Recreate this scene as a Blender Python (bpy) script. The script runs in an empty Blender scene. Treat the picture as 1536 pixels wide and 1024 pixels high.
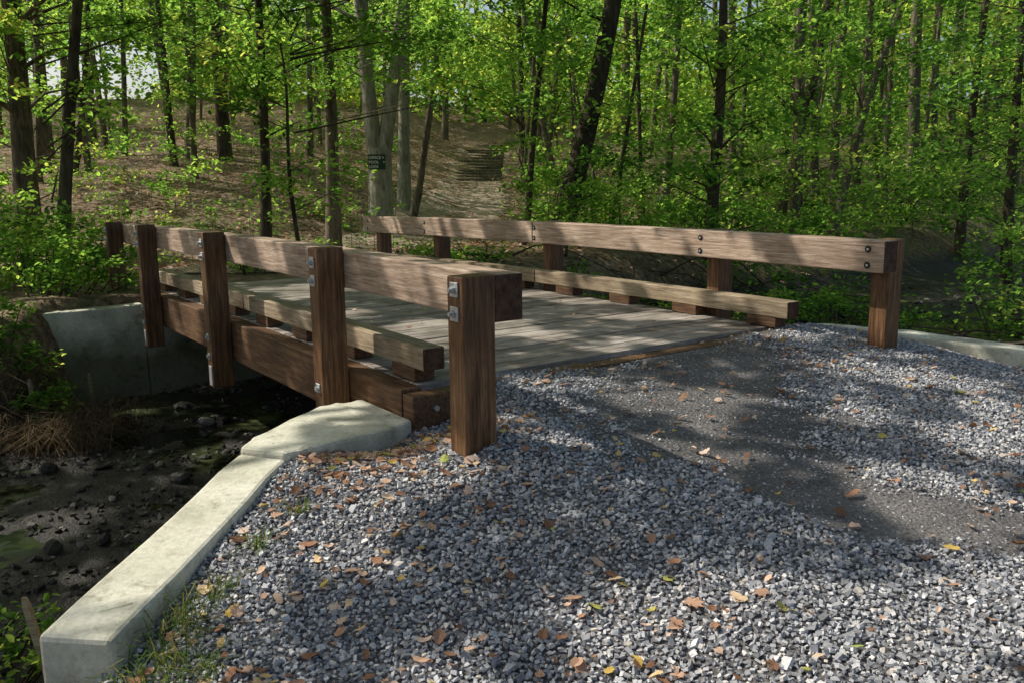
import bpy, bmesh, math, numpy as np
from mathutils import Vector, Matrix
rng=np.random.default_rng(7)
scene=bpy.context.scene
YAW=0.624; SN,CS=math.sin(YAW),math.cos(YAW)
EYE=1.21
def W(u,v): return (-SN*u+CS*v, CS*u+SN*v)
def UV(x,y): return (-SN*x+CS*y, CS*x+SN*y)
# ---------------------------------------------------------------- helpers
def link(o):
    scene.collection.objects.link(o); return o
def np_mesh(name,V,F,mats,matidx=None,rnd=None,smooth=False,extra=None):
    V=np.asarray(V,dtype=np.float32); F=np.asarray(F,dtype=np.int32); k=F.shape[1]
    me=bpy.data.meshes.new(name)
    me.vertices.add(len(V)); me.vertices.foreach_set('co',V.ravel())
    me.loops.add(F.size); me.loops.foreach_set('vertex_index',F.ravel())
    me.polygons.add(len(F)); me.polygons.foreach_set('loop_start',np.arange(0,F.size,k,dtype=np.int32))
    me.polygons.foreach_set('loop_total',np.full(len(F),k,dtype=np.int32))
    if matidx is not None: me.polygons.foreach_set('material_index',np.asarray(matidx,dtype=np.int32))
    sm=np.full(len(F),smooth) if np.isscalar(smooth) else smooth
    me.polygons.foreach_set('use_smooth',sm)
    if rnd is not None:
        a=me.attributes.new('rnd','FLOAT','POINT'); a.data.foreach_set('value',np.asarray(rnd,dtype=np.float32))
    if extra:
        for n,d in extra.items():
            a=me.attributes.new(n,'FLOAT','POINT'); a.data.foreach_set('value',np.asarray(d,dtype=np.float32))
    for m in mats: me.materials.append(m)
    me.update(calc_edges=True)
    return link(bpy.data.objects.new(name,me))
_T=rng.random((64,64,64)).astype(np.float32)
def vn(x,y,z=0.0):
    x,y,z=np.broadcast_arrays(np.asarray(x,float),np.asarray(y,float),np.asarray(z,float))
    xi=np.floor(x).astype(int);yi=np.floor(y).astype(int);zi=np.floor(z).astype(int)
    fx=x-xi;fy=y-yi;fz=z-zi
    fx=fx*fx*(3-2*fx);fy=fy*fy*(3-2*fy);fz=fz*fz*(3-2*fz)
    def g(a,b,c): return _T[(xi+a)%64,(yi+b)%64,(zi+c)%64]
    def L(a,b,t): return a+(b-a)*t
    return L(L(L(g(0,0,0),g(1,0,0),fx),L(g(0,1,0),g(1,1,0),fx),fy),L(L(g(0,0,1),g(1,0,1),fx),L(g(0,1,1),g(1,1,1),fx),fy),fz)
def fbm(x,y,z=0.0,o=3):
    s=0;a=.5;f=1;n=0
    for i in range(o):
        s=s+a*vn(np.asarray(x)*f+17*i,np.asarray(y)*f+31*i,np.asarray(z)*f); n+=a; a*=.5; f*=2.03
    return s/n
def sst(a,b,x):
    t=np.clip((np.asarray(x,float)-a)/(b-a),0,1); return t*t*(3-2*t)
# ---------------------------------------------------------------- terrain
NEAR=np.array([(-16,-60),(-12,-30),(-2,-8),(1.2,-3),(2.3,-.9),(3.28,.23),(4.47,1.42),(4.9,2.08),(4.9,6.5),(4.6,6.9),(3.94,7.15),(2.96,7.4),(1.8,7.6),(1.2,9),(1.5,14),(2,40),(2,130)])
FAR=np.array([(10,-60),(10.6,-8),(11.6,-1),(11.3,.84),(11,1.64),(11,2.4),(11,6.4),(11.6,7.2),(12.2,9),(12.8,14),(14,40),(14,130)])
def sdist(P,u,v):
    d=np.full(u.shape,1e9)
    for i in range(len(P)-1):
        a=P[i];b=P[i+1];e=b-a
        t=np.clip(((u-a[0])*e[0]+(v-a[1])*e[1])/(e@e),0,1)
        d=np.minimum(d,np.hypot(u-a[0]-t*e[0],v-a[1]-t*e[1]))
    s=np.where(u>np.interp(v,P[:,1],P[:,0]),1,-1)
    return d*s
def soil_mask(x,y):
    P=[(1.35,6.4,1.1),(1.1,5.2,.95),(1.1,4.3,.62),(1.7,3.65,.42),(2.6,3.3,.35)]
    m=np.full(np.shape(x),-9.)
    for (ax,ay,ar),(bx,by,br) in zip(P[:-1],P[1:]):
        e=np.array([bx-ax,by-ay]); t=np.clip(((x-ax)*e[0]+(y-ay)*e[1])/(e@e),0,1)
        r=ar+(br-ar)*t; d=np.hypot(x-ax-t*e[0],y-ay-t*e[1])
        m=np.maximum(m,1-d/r)
    return np.clip(m*1.3+(fbm(x*2.3,y*2.3,5)-.5)*1.6+(fbm(x*9,y*9,6)-.5)*1.1,0,1)
def height(x,y):
    x=np.asarray(x,float);y=np.asarray(y,float)
    u,v=UV(x,y)
    dn=sdist(NEAR,u,v); df=-sdist(FAR,u,v)
    zn=-.30*sst(4.4,1.0,u)-.03-.19*np.clip(2.3-v,0,2.6)-.03*sst(2.5,1.9,v)-.13*sst(6.4,7.1,v)-.05*np.clip(v-7,0,3)
    zn=zn-.20*sst(3.05,2.45,v)*sst(3.5,4.2,u)*sst(1.5,2.3,v)
    zn=zn+.05*(fbm(x*.6,y*.6,3)-.5)+.03*(fbm(x*2.6,y*2.6,33)-.5)-.02*soil_mask(x,y)*sst(4.6,3.6,u)
    start=np.interp(x,[-12,-7,-2,6],[12.5,15,23,25])
    s=np.clip(y-start,0,200)
    hill=np.where(s<5,.017*s*s,.425+.17*(s-5))
    hill=np.where(hill>6.5,6.5+2.5*(1-np.exp(-(hill-6.5)/2.5)),hill)
    amp=sst(1,6,df*-1)
    zf=-.06+hill+amp*(.5*(fbm(x*.18,y*.18,9)-.5)+.12*(fbm(x*1.1,y*1.1,2)-.5))-.12*sst(-1.5,-6,v)-.22*sst(1.3,.2,v)*(1-amp)
    bed=-1.25+.22*(fbm(x*.9,y*.9,1)-.5)+.07*(fbm(x*5,y*5,8)-.5)
    wallN=sst(-.4,.3,v)*sst(9.0,8.0,v)
    wn=.22*wallN+(1-wallN)*1.5
    tn=np.clip((dn+.26*wallN)/wn,0,1); tn=tn*tn*(3-2*tn)
    wallF=sst(.7,1.6,v)*sst(7.6,7.1,v)
    wf=.22*wallF+(1-wallF)*2.0
    tf=np.clip((df+.26*wallF-.55*sst(1.3,.3,v))/wf,0,1); tf=tf*tf*(3-2*tf)
    h1=zn*(1-tn)+bed*tn
    h2=zf*(1-tf)+bed*tf
    return np.where(u<np.interp(v,NEAR[:,1],NEAR[:,0])+3.2,h1,h2)
def H1(x,y): return float(height(np.array([x]),np.array([y]))[0])
def axis(lo,hi,a,b,step):
    core=list(np.arange(a,b,step)); l=[a];s=step
    while l[-1]>lo: s*=1.12; l.append(l[-1]-s)
    r=[core[-1]];s=step
    while r[-1]<hi: s*=1.12; r.append(r[-1]+s)
    return np.array(l[::-1][:-1]+core+r[1:])
au=axis(-60,140,-1,14,.09); av=axis(-110,140,-5,13,.09)
def grid(au,av):
    U,Vv=np.meshgrid(au,av,indexing='ij'); x,y=W(U,Vv)
    n,m=U.shape; idx=np.arange(n*m).reshape(n,m)
    F=np.stack([idx[:-1,:-1],idx[:-1,1:],idx[1:,1:],idx[1:,:-1]],-1).reshape(-1,4)
    return U.ravel(),Vv.ravel(),x.ravel(),y.ravel(),F
# ---------------------------------------------------------------- materials
class B:
    def __init__(s,name):
        s.m=bpy.data.materials.new(name); s.m.use_nodes=True; s.nt=s.m.node_tree
        for n in list(s.nt.nodes): s.nt.nodes.remove(n)
        s.out=s.n('ShaderNodeOutputMaterial')
    def n(s,t,**k):
        x=s.nt.nodes.new(t)
        for a,b in k.items(): setattr(x,a,b)
        return x
    def l(s,a,b): s.nt.links.new(a,b)
    def co(s,scale=(1,1,1),kind='Object'):
        t=s.n('ShaderNodeTexCoord'); m=s.n('ShaderNodeMapping'); m.inputs['Scale'].default_value=scale
        s.l(t.outputs[kind],m.inputs[0]); return m.outputs[0]
    def noise(s,vec,scale,detail=4,rough=.6,dist=0):
        x=s.n('ShaderNodeTexNoise'); x.inputs['Scale'].default_value=scale; x.inputs['Detail'].default_value=detail; x.inputs['Roughness'].default_value=rough; x.inputs['Distortion'].default_value=dist
        s.l(vec,x.inputs['Vector']); return x.outputs['Fac']
    def ramp(s,fac,stops):
        r=s.n('ShaderNodeValToRGB'); e=r.color_ramp.elements
        while len(e)<len(stops): e.new(.5)
        for i,(p,c) in enumerate(stops): e[i].position=p; e[i].color=(*c,1)
        s.l(fac,r.inputs[0]); return r.outputs[0]
    def mix(s,f,a,b,mode='MIX'):
        x=s.n('ShaderNodeMix',data_type='RGBA',blend_type=mode)
        for sock,val in ((x.inputs[0],f),(x.inputs[6],a),(x.inputs[7],b)):
            if hasattr(val,'links'): s.l(val,sock)
            elif isinstance(val,(int,float)): sock.default_value=val
            else: sock.default_value=(*val,1)
        return x.outputs[2]
    def math(s,op,a,b=0):
        x=s.n('ShaderNodeMath',operation=op)
        for sock,val in ((x.inputs[0],a),(x.inputs[1],b)):
            if hasattr(val,'links'): s.l(val,sock)
            else: sock.default_value=val
        return x.outputs[0]
    def attr(s,name):
        return s.n('ShaderNodeAttribute',attribute_name=name).outputs['Fac']
    def bump(s,h,strength,dist):
        x=s.n('ShaderNodeBump'); x.inputs['Strength'].default_value=strength; x.inputs['Distance'].default_value=dist
        s.l(h,x.inputs['Height']); return x.outputs[0]
    def pbr(s,col,rough=.8,normal=None,metal=0,spec=.3):
        p=s.n('ShaderNodeBsdfPrincipled')
        if hasattr(col,'links'): s.l(col,p.inputs['Base Color'])
        else: p.inputs['Base Color'].default_value=(*col,1)
        if hasattr(rough,'links'): s.l(rough,p.inputs['Roughness'])
        else: p.inputs['Roughness'].default_value=rough
        p.inputs['Metallic'].default_value=metal; p.inputs['Specular IOR Level'].default_value=spec
        if normal is not None: s.l(normal,p.inputs['Normal'])
        s.l(p.outputs[0],s.out.inputs[0]); return s.m
PITCH=.118
def wood(name,along,dark,mid,light,rough=.65):
    b=B(name); sc=[9,9,9]; sc[along]=.55
    c=b.co(tuple(sc)); g=b.noise(c,5,6,.65,.6)
    sc2=[30,30,30]; sc2[along]=1.5
    f=b.noise(b.co(tuple(sc2)),5,4,.7)
    big=b.noise(b.co(),1.6,3,.6)
    col=b.ramp(g,[(.3,dark),(.5,mid),(.68,light)])
    col=b.mix(.55,col,b.ramp(f,[(.35,(.45,.45,.45)),(.6,(1,1,1))]),'MULTIPLY')
    col=b.mix(1,col,b.ramp(big,[(.3,(.62,.60,.58)),(.65,(1.15,1.15,1.15))]),'MULTIPLY')
    sc3=[26,26,26]; sc3[along]=.8
    w=b.noise(b.co(tuple(sc3)),3.1,2,.5,.3)
    col=b.mix(.7,col,b.ramp(w,[(.485,(1,1,1)),(.5,(.25,.22,.2)),(.515,(1,1,1))]),'MULTIPLY')
    if along==1:   # each deck board weathers to its own tone
        sep=b.n('ShaderNodeSeparateXYZ'); b.l(b.co(),sep.inputs[0])
        idx=b.math('FLOOR',b.math('DIVIDE',b.math('SUBTRACT',sep.outputs[0],4.4975),PITCH))
        wn_=b.n('ShaderNodeTexWhiteNoise',noise_dimensions='1D'); b.l(idx,wn_.inputs['W'])
        col=b.mix(1,col,b.ramp(wn_.outputs['Value'],[(0,(.66,.65,.64)),(1,(1.15,1.12,1.1))]),'MULTIPLY')
        dirt=b.noise(b.co(),3.5,5,.75)
        col=b.mix(.6,col,b.ramp(dirt,[(.38,(.5,.47,.43)),(.55,(1,1,1))]),'MULTIPLY')
    hh=b.math('ADD',b.math('MULTIPLY',f,.6),g)
    return b.pbr(col,rough,b.bump(hh,.5,.006))
M={}
M['post']=wood('stained_post_wood',2,(.055,.027,.012),(.175,.088,.040),(.31,.17,.085),.5)
M['rail']=wood('rail_wood',0,(.25,.165,.115),(.48,.35,.26),(.70,.56,.45),.6)
M['curb']=wood('curb_wood',0,(.20,.145,.09),(.40,.31,.205),(.58,.48,.34),.65)
M['beam']=wood('beam_wood',0,(.05,.026,.013),(.15,.078,.038),(.25,.145,.07),.6)
M['deck']=wood('deck_wood',1,(.23,.205,.18),(.44,.40,.355),(.62,.57,.52),.7)
# end grain: dark, with growth rings and radial checks
b=B('end_grain_wood'); c=b.co(); wv=b.n('ShaderNodeTexWave',wave_type='RINGS',rings_direction='X'); wv.inputs['Scale'].default_value=22; wv.inputs['Distortion'].default_value=2.5; b.l(c,wv.inputs['Vector']); n=b.noise(c,16,4,.7)
col=b.mix(.7,b.ramp(n,[(.35,(.035,.018,.010)),(.65,(.13,.07,.04))]),b.ramp(wv.outputs['Fac'],[(.1,(.5,.5,.5)),(.7,(1,1,1))]),'MULTIPLY')
M['end']=b.pbr(col,.75,b.bump(n,.4,.005))
b=B('galvanised_steel'); n=b.noise(b.co(),60,3)
M['steel']=b.pbr(b.ramp(n,[(.3,(.35,.37,.38)),(.7,(.62,.64,.65))]),.45,None,.6)
b=B('recess_shade_paint'); M['bolt']=b.pbr((.03,.028,.026),.5,None,.5)  # near-black colour standing in for shade inside the bolt counterbores
b=B('concrete'); c=b.co(); n=b.noise(c,3,6,.65); n2=b.noise(c,40,4,.7); n3=b.noise(c,7,6,.8,.5)
col=b.ramp(n,[(.3,(.42,.41,.31)),(.5,(.63,.61,.49)),(.7,(.76,.74,.62))])
col=b.mix(.4,col,b.ramp(n2,[(.35,(.5,.5,.48)),(.6,(1,1,1))]),'MULTIPLY')
col=b.mix(.75,col,b.ramp(n3,[(.32,(.36,.34,.28)),(.45,(1,1,1))]),'MULTIPLY')
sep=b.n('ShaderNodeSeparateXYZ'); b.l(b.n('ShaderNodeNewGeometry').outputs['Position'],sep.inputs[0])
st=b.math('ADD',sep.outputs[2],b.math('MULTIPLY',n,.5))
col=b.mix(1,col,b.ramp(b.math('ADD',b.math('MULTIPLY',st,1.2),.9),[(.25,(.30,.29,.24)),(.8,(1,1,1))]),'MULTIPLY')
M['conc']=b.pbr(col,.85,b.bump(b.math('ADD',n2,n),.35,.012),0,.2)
b=B('forest_floor'); c=b.co(); n=b.noise(c,.7,6,.7); n2=b.noise(c,9,5,.7); n3=b.noise(c,35,3,.7); n4=b.noise(c,1.7,5,.7)
lit=b.ramp(n2,[(.3,(.05,.036,.022)),(.45,(.16,.112,.072)),(.58,(.30,.22,.15)),(.7,(.43,.34,.25))])
lit=b.mix(1,lit,b.ramp(n,[(.35,(.6,.6,.55)),(.6,(1.1,1.05,1))]),'MULTIPLY')
lit=b.mix(b.ramp(n4,[(.54,(0,0,0)),(.64,(.6,.6,.6))]),lit,(.06,.09,.025))
mud=b.ramp(n2,[(.35,(.010,.009,.008)),(.55,(.028,.025,.02)),(.7,(.07,.062,.048))])
grn=b.ramp(n3,[(.35,(.03,.05,.012)),(.65,(.09,.14,.035))])
col=b.mix(b.attr('creek'),lit,mud)
col=b.mix(b.math('MULTIPLY',b.attr('green'),b.ramp(n,[(.4,(0,0,0)),(.55,(1,1,1))])),col,grn)
rg=b.math('SUBTRACT',.9,b.math('MULTIPLY',b.attr('creek'),.3))
M['ground']=b.pbr(col,rg,b.bump(b.math('ADD',n2,n3),.7,.05),0,.3)
b=B('gravel_road_surface'); c=b.co(); n=b.noise(c,55,5,.75); n2=b.noise(c,2.2,4,.6); vo=b.n('ShaderNodeTexVoronoi'); vo.inputs['Scale'].default_value=52; b.l(c,vo.inputs['Vector'])
soil=b.ramp(n,[(.3,(.075,.07,.067)),(.52,(.17,.163,.16)),(.68,(.31,.30,.30)),(.8,(.5,.5,.5))])
soil=b.mix(1,soil,b.ramp(n2,[(.35,(.7,.7,.7)),(.65,(1.15,1.12,1.1))]),'MULTIPLY')
M['road']=b.pbr(soil,.85,b.bump(b.math('ADD',n,b.math('MULTIPLY',vo.outputs['Distance'],-.8)),.9,.014),0,.25)
b=B('crushed_stone'); r=b.attr('rnd'); c=b.co(); n=b.noise(c,90,3,.7)
col=b.ramp(r,[(0,(.16,.16,.17)),(.35,(.31,.315,.33)),(.7,(.47,.47,.48)),(.93,(.68,.675,.67)),(1,(.64,.56,.46))])
col=b.mix(.55,col,b.ramp(n,[(.35,(.55,.55,.55)),(.6,(1,1,1))]),'MULTIPLY')
M['stone']=b.pbr(col,.65,None,0,.4)
b=B('creek_stone'); r=b.attr('rnd'); c=b.co(); n=b.noise(c,18,4,.7)
col=b.ramp(r,[(0,(.025,.022,.018)),(.6,(.065,.058,.048)),(.9,(.14,.125,.105)),(1,(.36,.33,.28))])
col=b.mix(.8,col,b.ramp(n,[(.35,(.35,.36,.3)),(.6,(1,1,1))]),'MULTIPLY')
M['cstone']=b.pbr(col,.7,b.bump(n,.6,.03),0,.3)
def bark(name,d,l,moss=.2):
    b=B(name); c=b.co((1,1,.22)); n=b.noise(c,14,6,.7,.4); n2=b.noise(b.co(),1.3,4,.6)
    col=b.ramp(n,[(.32,d),(.65,l)]); col=b.mix(1,col,b.ramp(n2,[(.35,(.6,.62,.6)),(.65,(1.15,1.12,1.05))]),'MULTIPLY')
    col=b.mix(b.math('MULTIPLY',b.ramp(n2,[(.5,(0,0,0)),(.62,(1,1,1))]),moss),col,(.06,.08,.03))
    return b.pbr(col,.9,b.bump(n,.9,.04),0,.15)
M['bark']=bark('bark_brown',(.06,.05,.04),(.26,.215,.17))
M['barkd']=bark('bark_dark',(.028,.022,.018),(.13,.10,.08))
M['barkl']=bark('bark_grey',(.16,.15,.13),(.48,.46,.40),.3)
def leafm(name,stops,tr=.5,boost=1.5,tint=(1.3,1.15,.7)):
    b=B(name); r=b.attr('rnd'); col=b.ramp(r,stops)
    d=b.n('ShaderNodeBsdfDiffuse'); t=b.n('ShaderNodeBsdfTranslucent'); b.l(col,d.inputs[0])
    tc=b.mix(1,col,tuple(q*boost for q in tint),'MULTIPLY'); b.l(tc,t.inputs[0])
    m=b.n('ShaderNodeMixShader'); m.inputs[0].default_value=tr; b.l(d.outputs[0],m.inputs[1]); b.l(t.outputs[0],m.inputs[2])
    b.l(m.outputs[0],b.out.inputs[0]); return b.m
M['leaf']=leafm('green_leaves',[(0,(.028,.065,.015)),(.35,(.06,.13,.030)),(.6,(.105,.195,.042)),(.9,(.18,.27,.065)),(1,(.26,.29,.08))],.52,3.1,(1.25,1.2,.75))
M['grass']=leafm('grass_blades',[(0,(.06,.12,.025)),(.6,(.11,.18,.04)),(.85,(.24,.24,.09)),(1,(.36,.3,.15))],.35,1.3)
M['dry']=leafm('dry_leaves',[(0,(.17,.095,.06)),(.3,(.38,.21,.13)),(.55,(.57,.37,.26)),(.8,(.70,.54,.44)),(.94,(.66,.46,.12)),(1,(.36,.42,.12))],.18,1)
M['straw']=leafm('dry_straw',[(0,(.06,.045,.028)),(1,(.20,.15,.1))],.2,.9)
b=B('stream_water'); c=b.co(); n=b.noise(c,6,3); al=b.noise(c,1.1,5,.75)
M['water']=b.pbr(b.ramp(al,[(.47,(.006,.0065,.005)),(.57,(.03,.04,.010)),(.68,(.12,.15,.03))]),b.ramp(al,[(.47,(.1,.1,.1)),(.6,(.6,.6,.6))]),b.bump(n,.15,.01),0,.4)

# ---------------------------------------------------------------- ground mesh
U,Vv,x,y,F=grid(au,av)
z=height(x,y)
dn=sdist(NEAR,U,Vv);df=-sdist(FAR,U,Vv)
creek=sst(-.1,.25,np.minimum(dn,df-.6))*sst(-.55,-.95,z)
green=np.clip(sst(.2,-.3,Vv)*sst(4.5,2.5,U)+.8*sst(2,7,x)*sst(10,15,y)*(1-creek),0,1)
np_mesh('ground',np.stack([x,y,z],1),F[:, ::-1],[M['ground']],smooth=True,extra={'creek':creek,'green':green})
ru=np.arange(-14,4.47,.06); rv=np.arange(-1.5,9,.06)
U,Vv,x,y,F=grid(ru,rv)
dn=sdist(NEAR,U,Vv); z=height(x,y)+.010+.010*(fbm(x*14,y*14,4)-.5)
ok=(dn<-.12)&(Vv>.0+.25*(fbm(U*2,U*0,3)-.5)-.25*np.clip(3-U,0,4))
F=F[ok[F].all(1)]
used=np.unique(F); mp=-np.ones(len(x),int); mp[used]=np.arange(len(used))
np_mesh('gravel_road',np.stack([x,y,z],1)[used],mp[F][:, ::-1],[M['road']],smooth=True)

# ---------------------------------------------------------------- stones
CUBE=np.array([[-1,-1,-1],[1,-1,-1],[1,1,-1],[-1,1,-1],[-1,-1,1],[1,-1,1],[1,1,1],[-1,1,1]],float)
CF=np.array([[0,3,2,1],[4,5,6,7],[0,1,5,4],[1,2,6,5],[2,3,7,6],[3,0,4,7]])
def rotm(n,tilt=.5):
    a=rng.random(n)*2*np.pi; t=rng.normal(0,tilt,n); s=rng.normal(0,tilt,n)
    ca,sa=np.cos(a),np.sin(a);ct,st_=np.cos(t),np.sin(t);cs,ss=np.cos(s),np.sin(s)
    Z=np.zeros(n);O=np.ones(n)
    Rz=np.stack([ca,-sa,Z,sa,ca,Z,Z,Z,O],-1).reshape(n,3,3)
    Rx=np.stack([O,Z,Z,Z,ct,-st_,Z,st_,ct],-1).reshape(n,3,3)
    Ry=np.stack([cs,Z,ss,Z,O,Z,-ss,Z,cs],-1).reshape(n,3,3)
    return Rz@Rx@Ry
def stones(name,P,size,m,tilt=.5,flat=.62,jit=.38):
    n=len(P); v=CUBE[None]*(1+rng.uniform(-jit,jit,(n,8,3)))*.8
    sc=np.stack([size*rng.uniform(.8,1.35,n),size*rng.uniform(.65,1.05,n),size*flat*rng.uniform(.6,1.2,n)],-1)
    v=v*sc[:,None,:]; v=np.einsum('nij,nkj->nki',rotm(n,tilt),v)+P[:,None,:]
    f=(CF[None]+8*np.arange(n)[:,None,None]).reshape(-1,4)
    return np_mesh(name,v.reshape(-1,3),f,[m],rnd=np.repeat(rng.random(n),8))
sp=.0185
gx,gy=np.meshgrid(np.arange(-2.2,5.6,sp),np.arange(1.9,7.9,sp)); gx=gx.ravel()+rng.uniform(-.5,.5,gx.size)*sp; gy=gy.ravel()+rng.uniform(-.5,.5,gy.size)*sp
k=np.abs(gx)<gy*.64+.3; gx,gy=gx[k],gy[k]
uu,vv=UV(gx,gy); dn=sdist(NEAR,uu,vv); s=soil_mask(gx,gy)
keep=(dn<-.2)&(uu<4.44)&(vv>.02)&(rng.random(gx.size)>np.clip(s*1.4,0,.78))
keep&=~((uu>3.4)&(uu<3.56)&(vv>2.16)&(vv<2.36))
gx,gy,s=gx[keep],gy[keep],s[keep]
size=rng.uniform(.0060,.0120,len(gx))*(1-.5*np.clip(s*1.5,0,1))*np.where(rng.random(len(gx))<.06,1.6,1)
P=np.stack([gx,gy,height(gx,gy)+.010+rng.uniform(0,.012,len(gx))*(1-s)],1)
stones('gravel',P,size,M['stone'],.45)
n=4200
cu=rng.uniform(-1,12.2,n); cv=np.where(rng.random(n)<.6,rng.uniform(-3.5,6.5,n),rng.uniform(6.5,20,n))
cx,cy=W(cu,cv); dn=sdist(NEAR,cu,cv);df=-sdist(FAR,cu,cv)
k=(dn>.1)&(df>.15); cx,cy=cx[k],cy[k]
cz=height(cx,cy); k=(cz<-.75)&(rng.random(len(cx))<fbm(cx*.9,cy*.9,14)*1.8-.3); cx,cy,cz=cx[k],cy[k],cz[k]
sz=rng.gamma(1.8,.02,len(cx))+.02
o=stones('creek_stones',np.stack([cx,cy,cz+sz*.2],1),np.clip(sz,.02,.15),M['cstone'],.35,.6,.33)
md=o.modifiers.new('s','SUBSURF'); md.levels=1; md.render_levels=1
n=14000
cu=rng.uniform(4.0,11,n); cv=rng.uniform(-3.5,12,n); cx,cy=W(cu,cv); cz=height(cx,cy); k=(cz<-.8)&(fbm(cx*1.3,cy*1.3,15)>.42)
stones('creek_gravel',np.stack([cx,cy,cz+.005],1)[k],rng.uniform(.008,.03,k.sum()),M['cstone'],.5,.6,.38)
wu=np.arange(3,11,.25); wv=np.arange(-30,60,.5); U,Vv,x,y,F=grid(wu,wv)
np_mesh('stream_water',np.stack([x,y,np.full(len(x),-1.262)],1),F[:, ::-1],[M['water']],smooth=True)

# ---------------------------------------------------------------- bridge
def empty(name):
    e=bpy.data.objects.new(name,None); e.empty_display_size=.3; return link(e)
bridge=empty('timber_bridge'); bridge.rotation_euler=(0,0,math.pi/2+YAW)
def camb(u): return .03*(1-((u-7.76)/4.34)**2)-.010
class Box:
    def __init__(s): s.V=[];s.F=[];s.E=[]
    def add(s,u0,u1,v0,v1,z0,z1,seg=1,camber=False):
        for i in range(seg+1):
            u=u0+(u1-u0)*i/seg; dz=camb(u) if camber else 0
            b=len(s.V)
            s.V+=[(u,-v0,z0+dz),(u,-v1,z0+dz),(u,-v1,z1+dz),(u,-v0,z1+dz)]
            if i:
                a=b-4
                for j in range(4):
                    jj=(j+1)%4; s.F.append((a+j,b+j,b+jj,a+jj))
        st=len(s.V)-4*(seg+1); e=len(s.V)-4
        s.E+=[len(s.F),len(s.F)+1]
        s.F.append((st,st+1,st+2,st+3)); s.F.append((e+3,e+2,e+1,e))
    def make(s,name,m,parent,bev=.007,segs=2,end=None):
        me=bpy.data.meshes.new(name); me.from_pydata(s.V,[],s.F); me.materials.append(m)
        if end:
            me.materials.append(end)
            for i in s.E: me.polygons[i].material_index=1
        bm=bmesh.new(); bm.from_mesh(me); bmesh.ops.recalc_face_normals(bm,faces=bm.faces); bm.to_mesh(me); bm.free()
        o=link(bpy.data.objects.new(name,me)); o.parent=parent
        if bev:
            md=o.modifiers.new('b','BEVEL'); md.width=bev; md.segments=segs; md.limit_method='ANGLE'; md.angle_limit=math.radians(50)
        return o
ZT=.794; ZB=.554
for nm,v0,v1,ua in (('rail_left',2.358,2.534,3.42),('rail_right',5.887,6.068,3.45)):
    r=Box(); r.add(ua,7.755,v0,v1,ZB,ZT,8,True); r.add(7.763,12.12,v0,v1,ZB,ZT,8,True); r.make(nm,M['rail'],bridge,.009,2,M['end'])
PL=[3.41,5.16,7.65,10.15,11.9]; PR=[3.51,5.16,7.65,10.15,11.9]
def posts(nm,PU,v0,v1):
    p=Box()
    for i,u in enumerate(PU):
        end=i in(0,4)
        p.add(u,u+.145,v0,v1,-.9 if end else -.56,ZT+camb(u)+(.0 if i==0 else .03 if v0<4 else .004))
    return p.make(nm,M['post'],bridge,.008)
posts('posts_left',PL,2.165,2.355); posts('posts_right',PR,6.071,6.262)
for nm,v0,v1,ua in (('curb_left',2.51,2.665,4.42),('curb_right',5.905,6.06,4.28)):
    c=Box(); c.add(ua,7.74,v0,v1,.10,.241,6,True); c.add(7.75,11.05,v0,v1,.10,.241,6,True); c.make(nm,M['curb'],bridge,.008,2,M['end'])
    k=Box()
    for uu in np.linspace(ua+.12,10.6,8): k.add(uu,uu+.3,v0+.005,v1-.005,.012,.112,1,True)
    k.make(nm+'_blocks',M['beam'],bridge,.005)
d=Box(); u=4.5
while u<11.0:
    j=rng.uniform(-.003,.003)
    d.add(u,u+PITCH-.006,2.512+rng.uniform(-.004,.004),5.996+rng.uniform(-.004,.004),-.045+j+camb(u),.006+j+camb(u)); u+=PITCH
d.make('deck_planks',M['deck'],bridge,.003,1)
s=Box()
for v in (3.1,3.85,4.6,5.35): s.add(4.44,11.06,v,v+.145,-.345,-.055,6,True)
s.add(4.44,11.06,2.362,2.505,-.345,.004,6,True); s.add(4.44,11.06,6.005,6.066,-.345,.004,6,True)
s.make('stringers',M['beam'],bridge,.008)
e=Box(); e.add(4.30,4.43,2.365,6.1,-.33,-.014); e.add(11.07,11.2,2.4,6.1,-.33,-.012); e.make('end_caps',M['beam'],bridge,.008)
hw=Box()
def cyl(bm,center,axis,r,l,seg=10):
    mt=Matrix.Translation(center)@(Matrix.Rotation(math.pi/2,4,'X') if axis=='v' else Matrix.Rotation(math.pi/2,4,'Y'))
    bmesh.ops.create_cone(bm,cap_ends=True,segments=seg,radius1=r,radius2=r*.92,depth=l,matrix=mt)
bm=bmesh.new(); bmd=bmesh.new()
for i in range(5):
    ul=PL[i]+.0725; ur=PR[i]+.0725; u=PL[i]
    for zz in (ZB+.055,ZT-.065):
        z0=zz+camb(ul)
        hw.add(ul-.036,ul+.036,2.157,2.165,z0-.036,z0+.036)
        cyl(bm,(ul,-2.150,z0),'v',.019,.02,6); cyl(bm,(ul,-2.138,z0),'v',.011,.02,8)
        hw.add(ur-.036,ur+.036,6.262,6.27,z0-.036,z0+.036); cyl(bm,(ur,-6.275,z0),'v',.019,.02,6)
        cyl(bmd,(ur,-5.886,z0),'v',.026,.006,14); cyl(bm,(ur,-5.882,z0),'v',.010,.010,6)  # flat dark disc painted as the shade of a counterbore, then bolt head
    if i in(1,2,3):
        for zz in (-.10,-.27):
            hw.add(ul-.03,ul+.03,2.157,2.165,zz-.03,zz+.03); cyl(bm,(ul,-2.150,zz),'v',.017,.02,6)
        hw.add(u+.02,u+.10,2.157,2.1645,-.54,-.36)
cyl(bm,(4.295,-2.52,-.1),'u',.018,.03,6);cyl(bm,(4.295,-5.95,-.1),'u',.018,.03,6)
hw.make('washers',M['steel'],bridge,.002,1)
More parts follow.
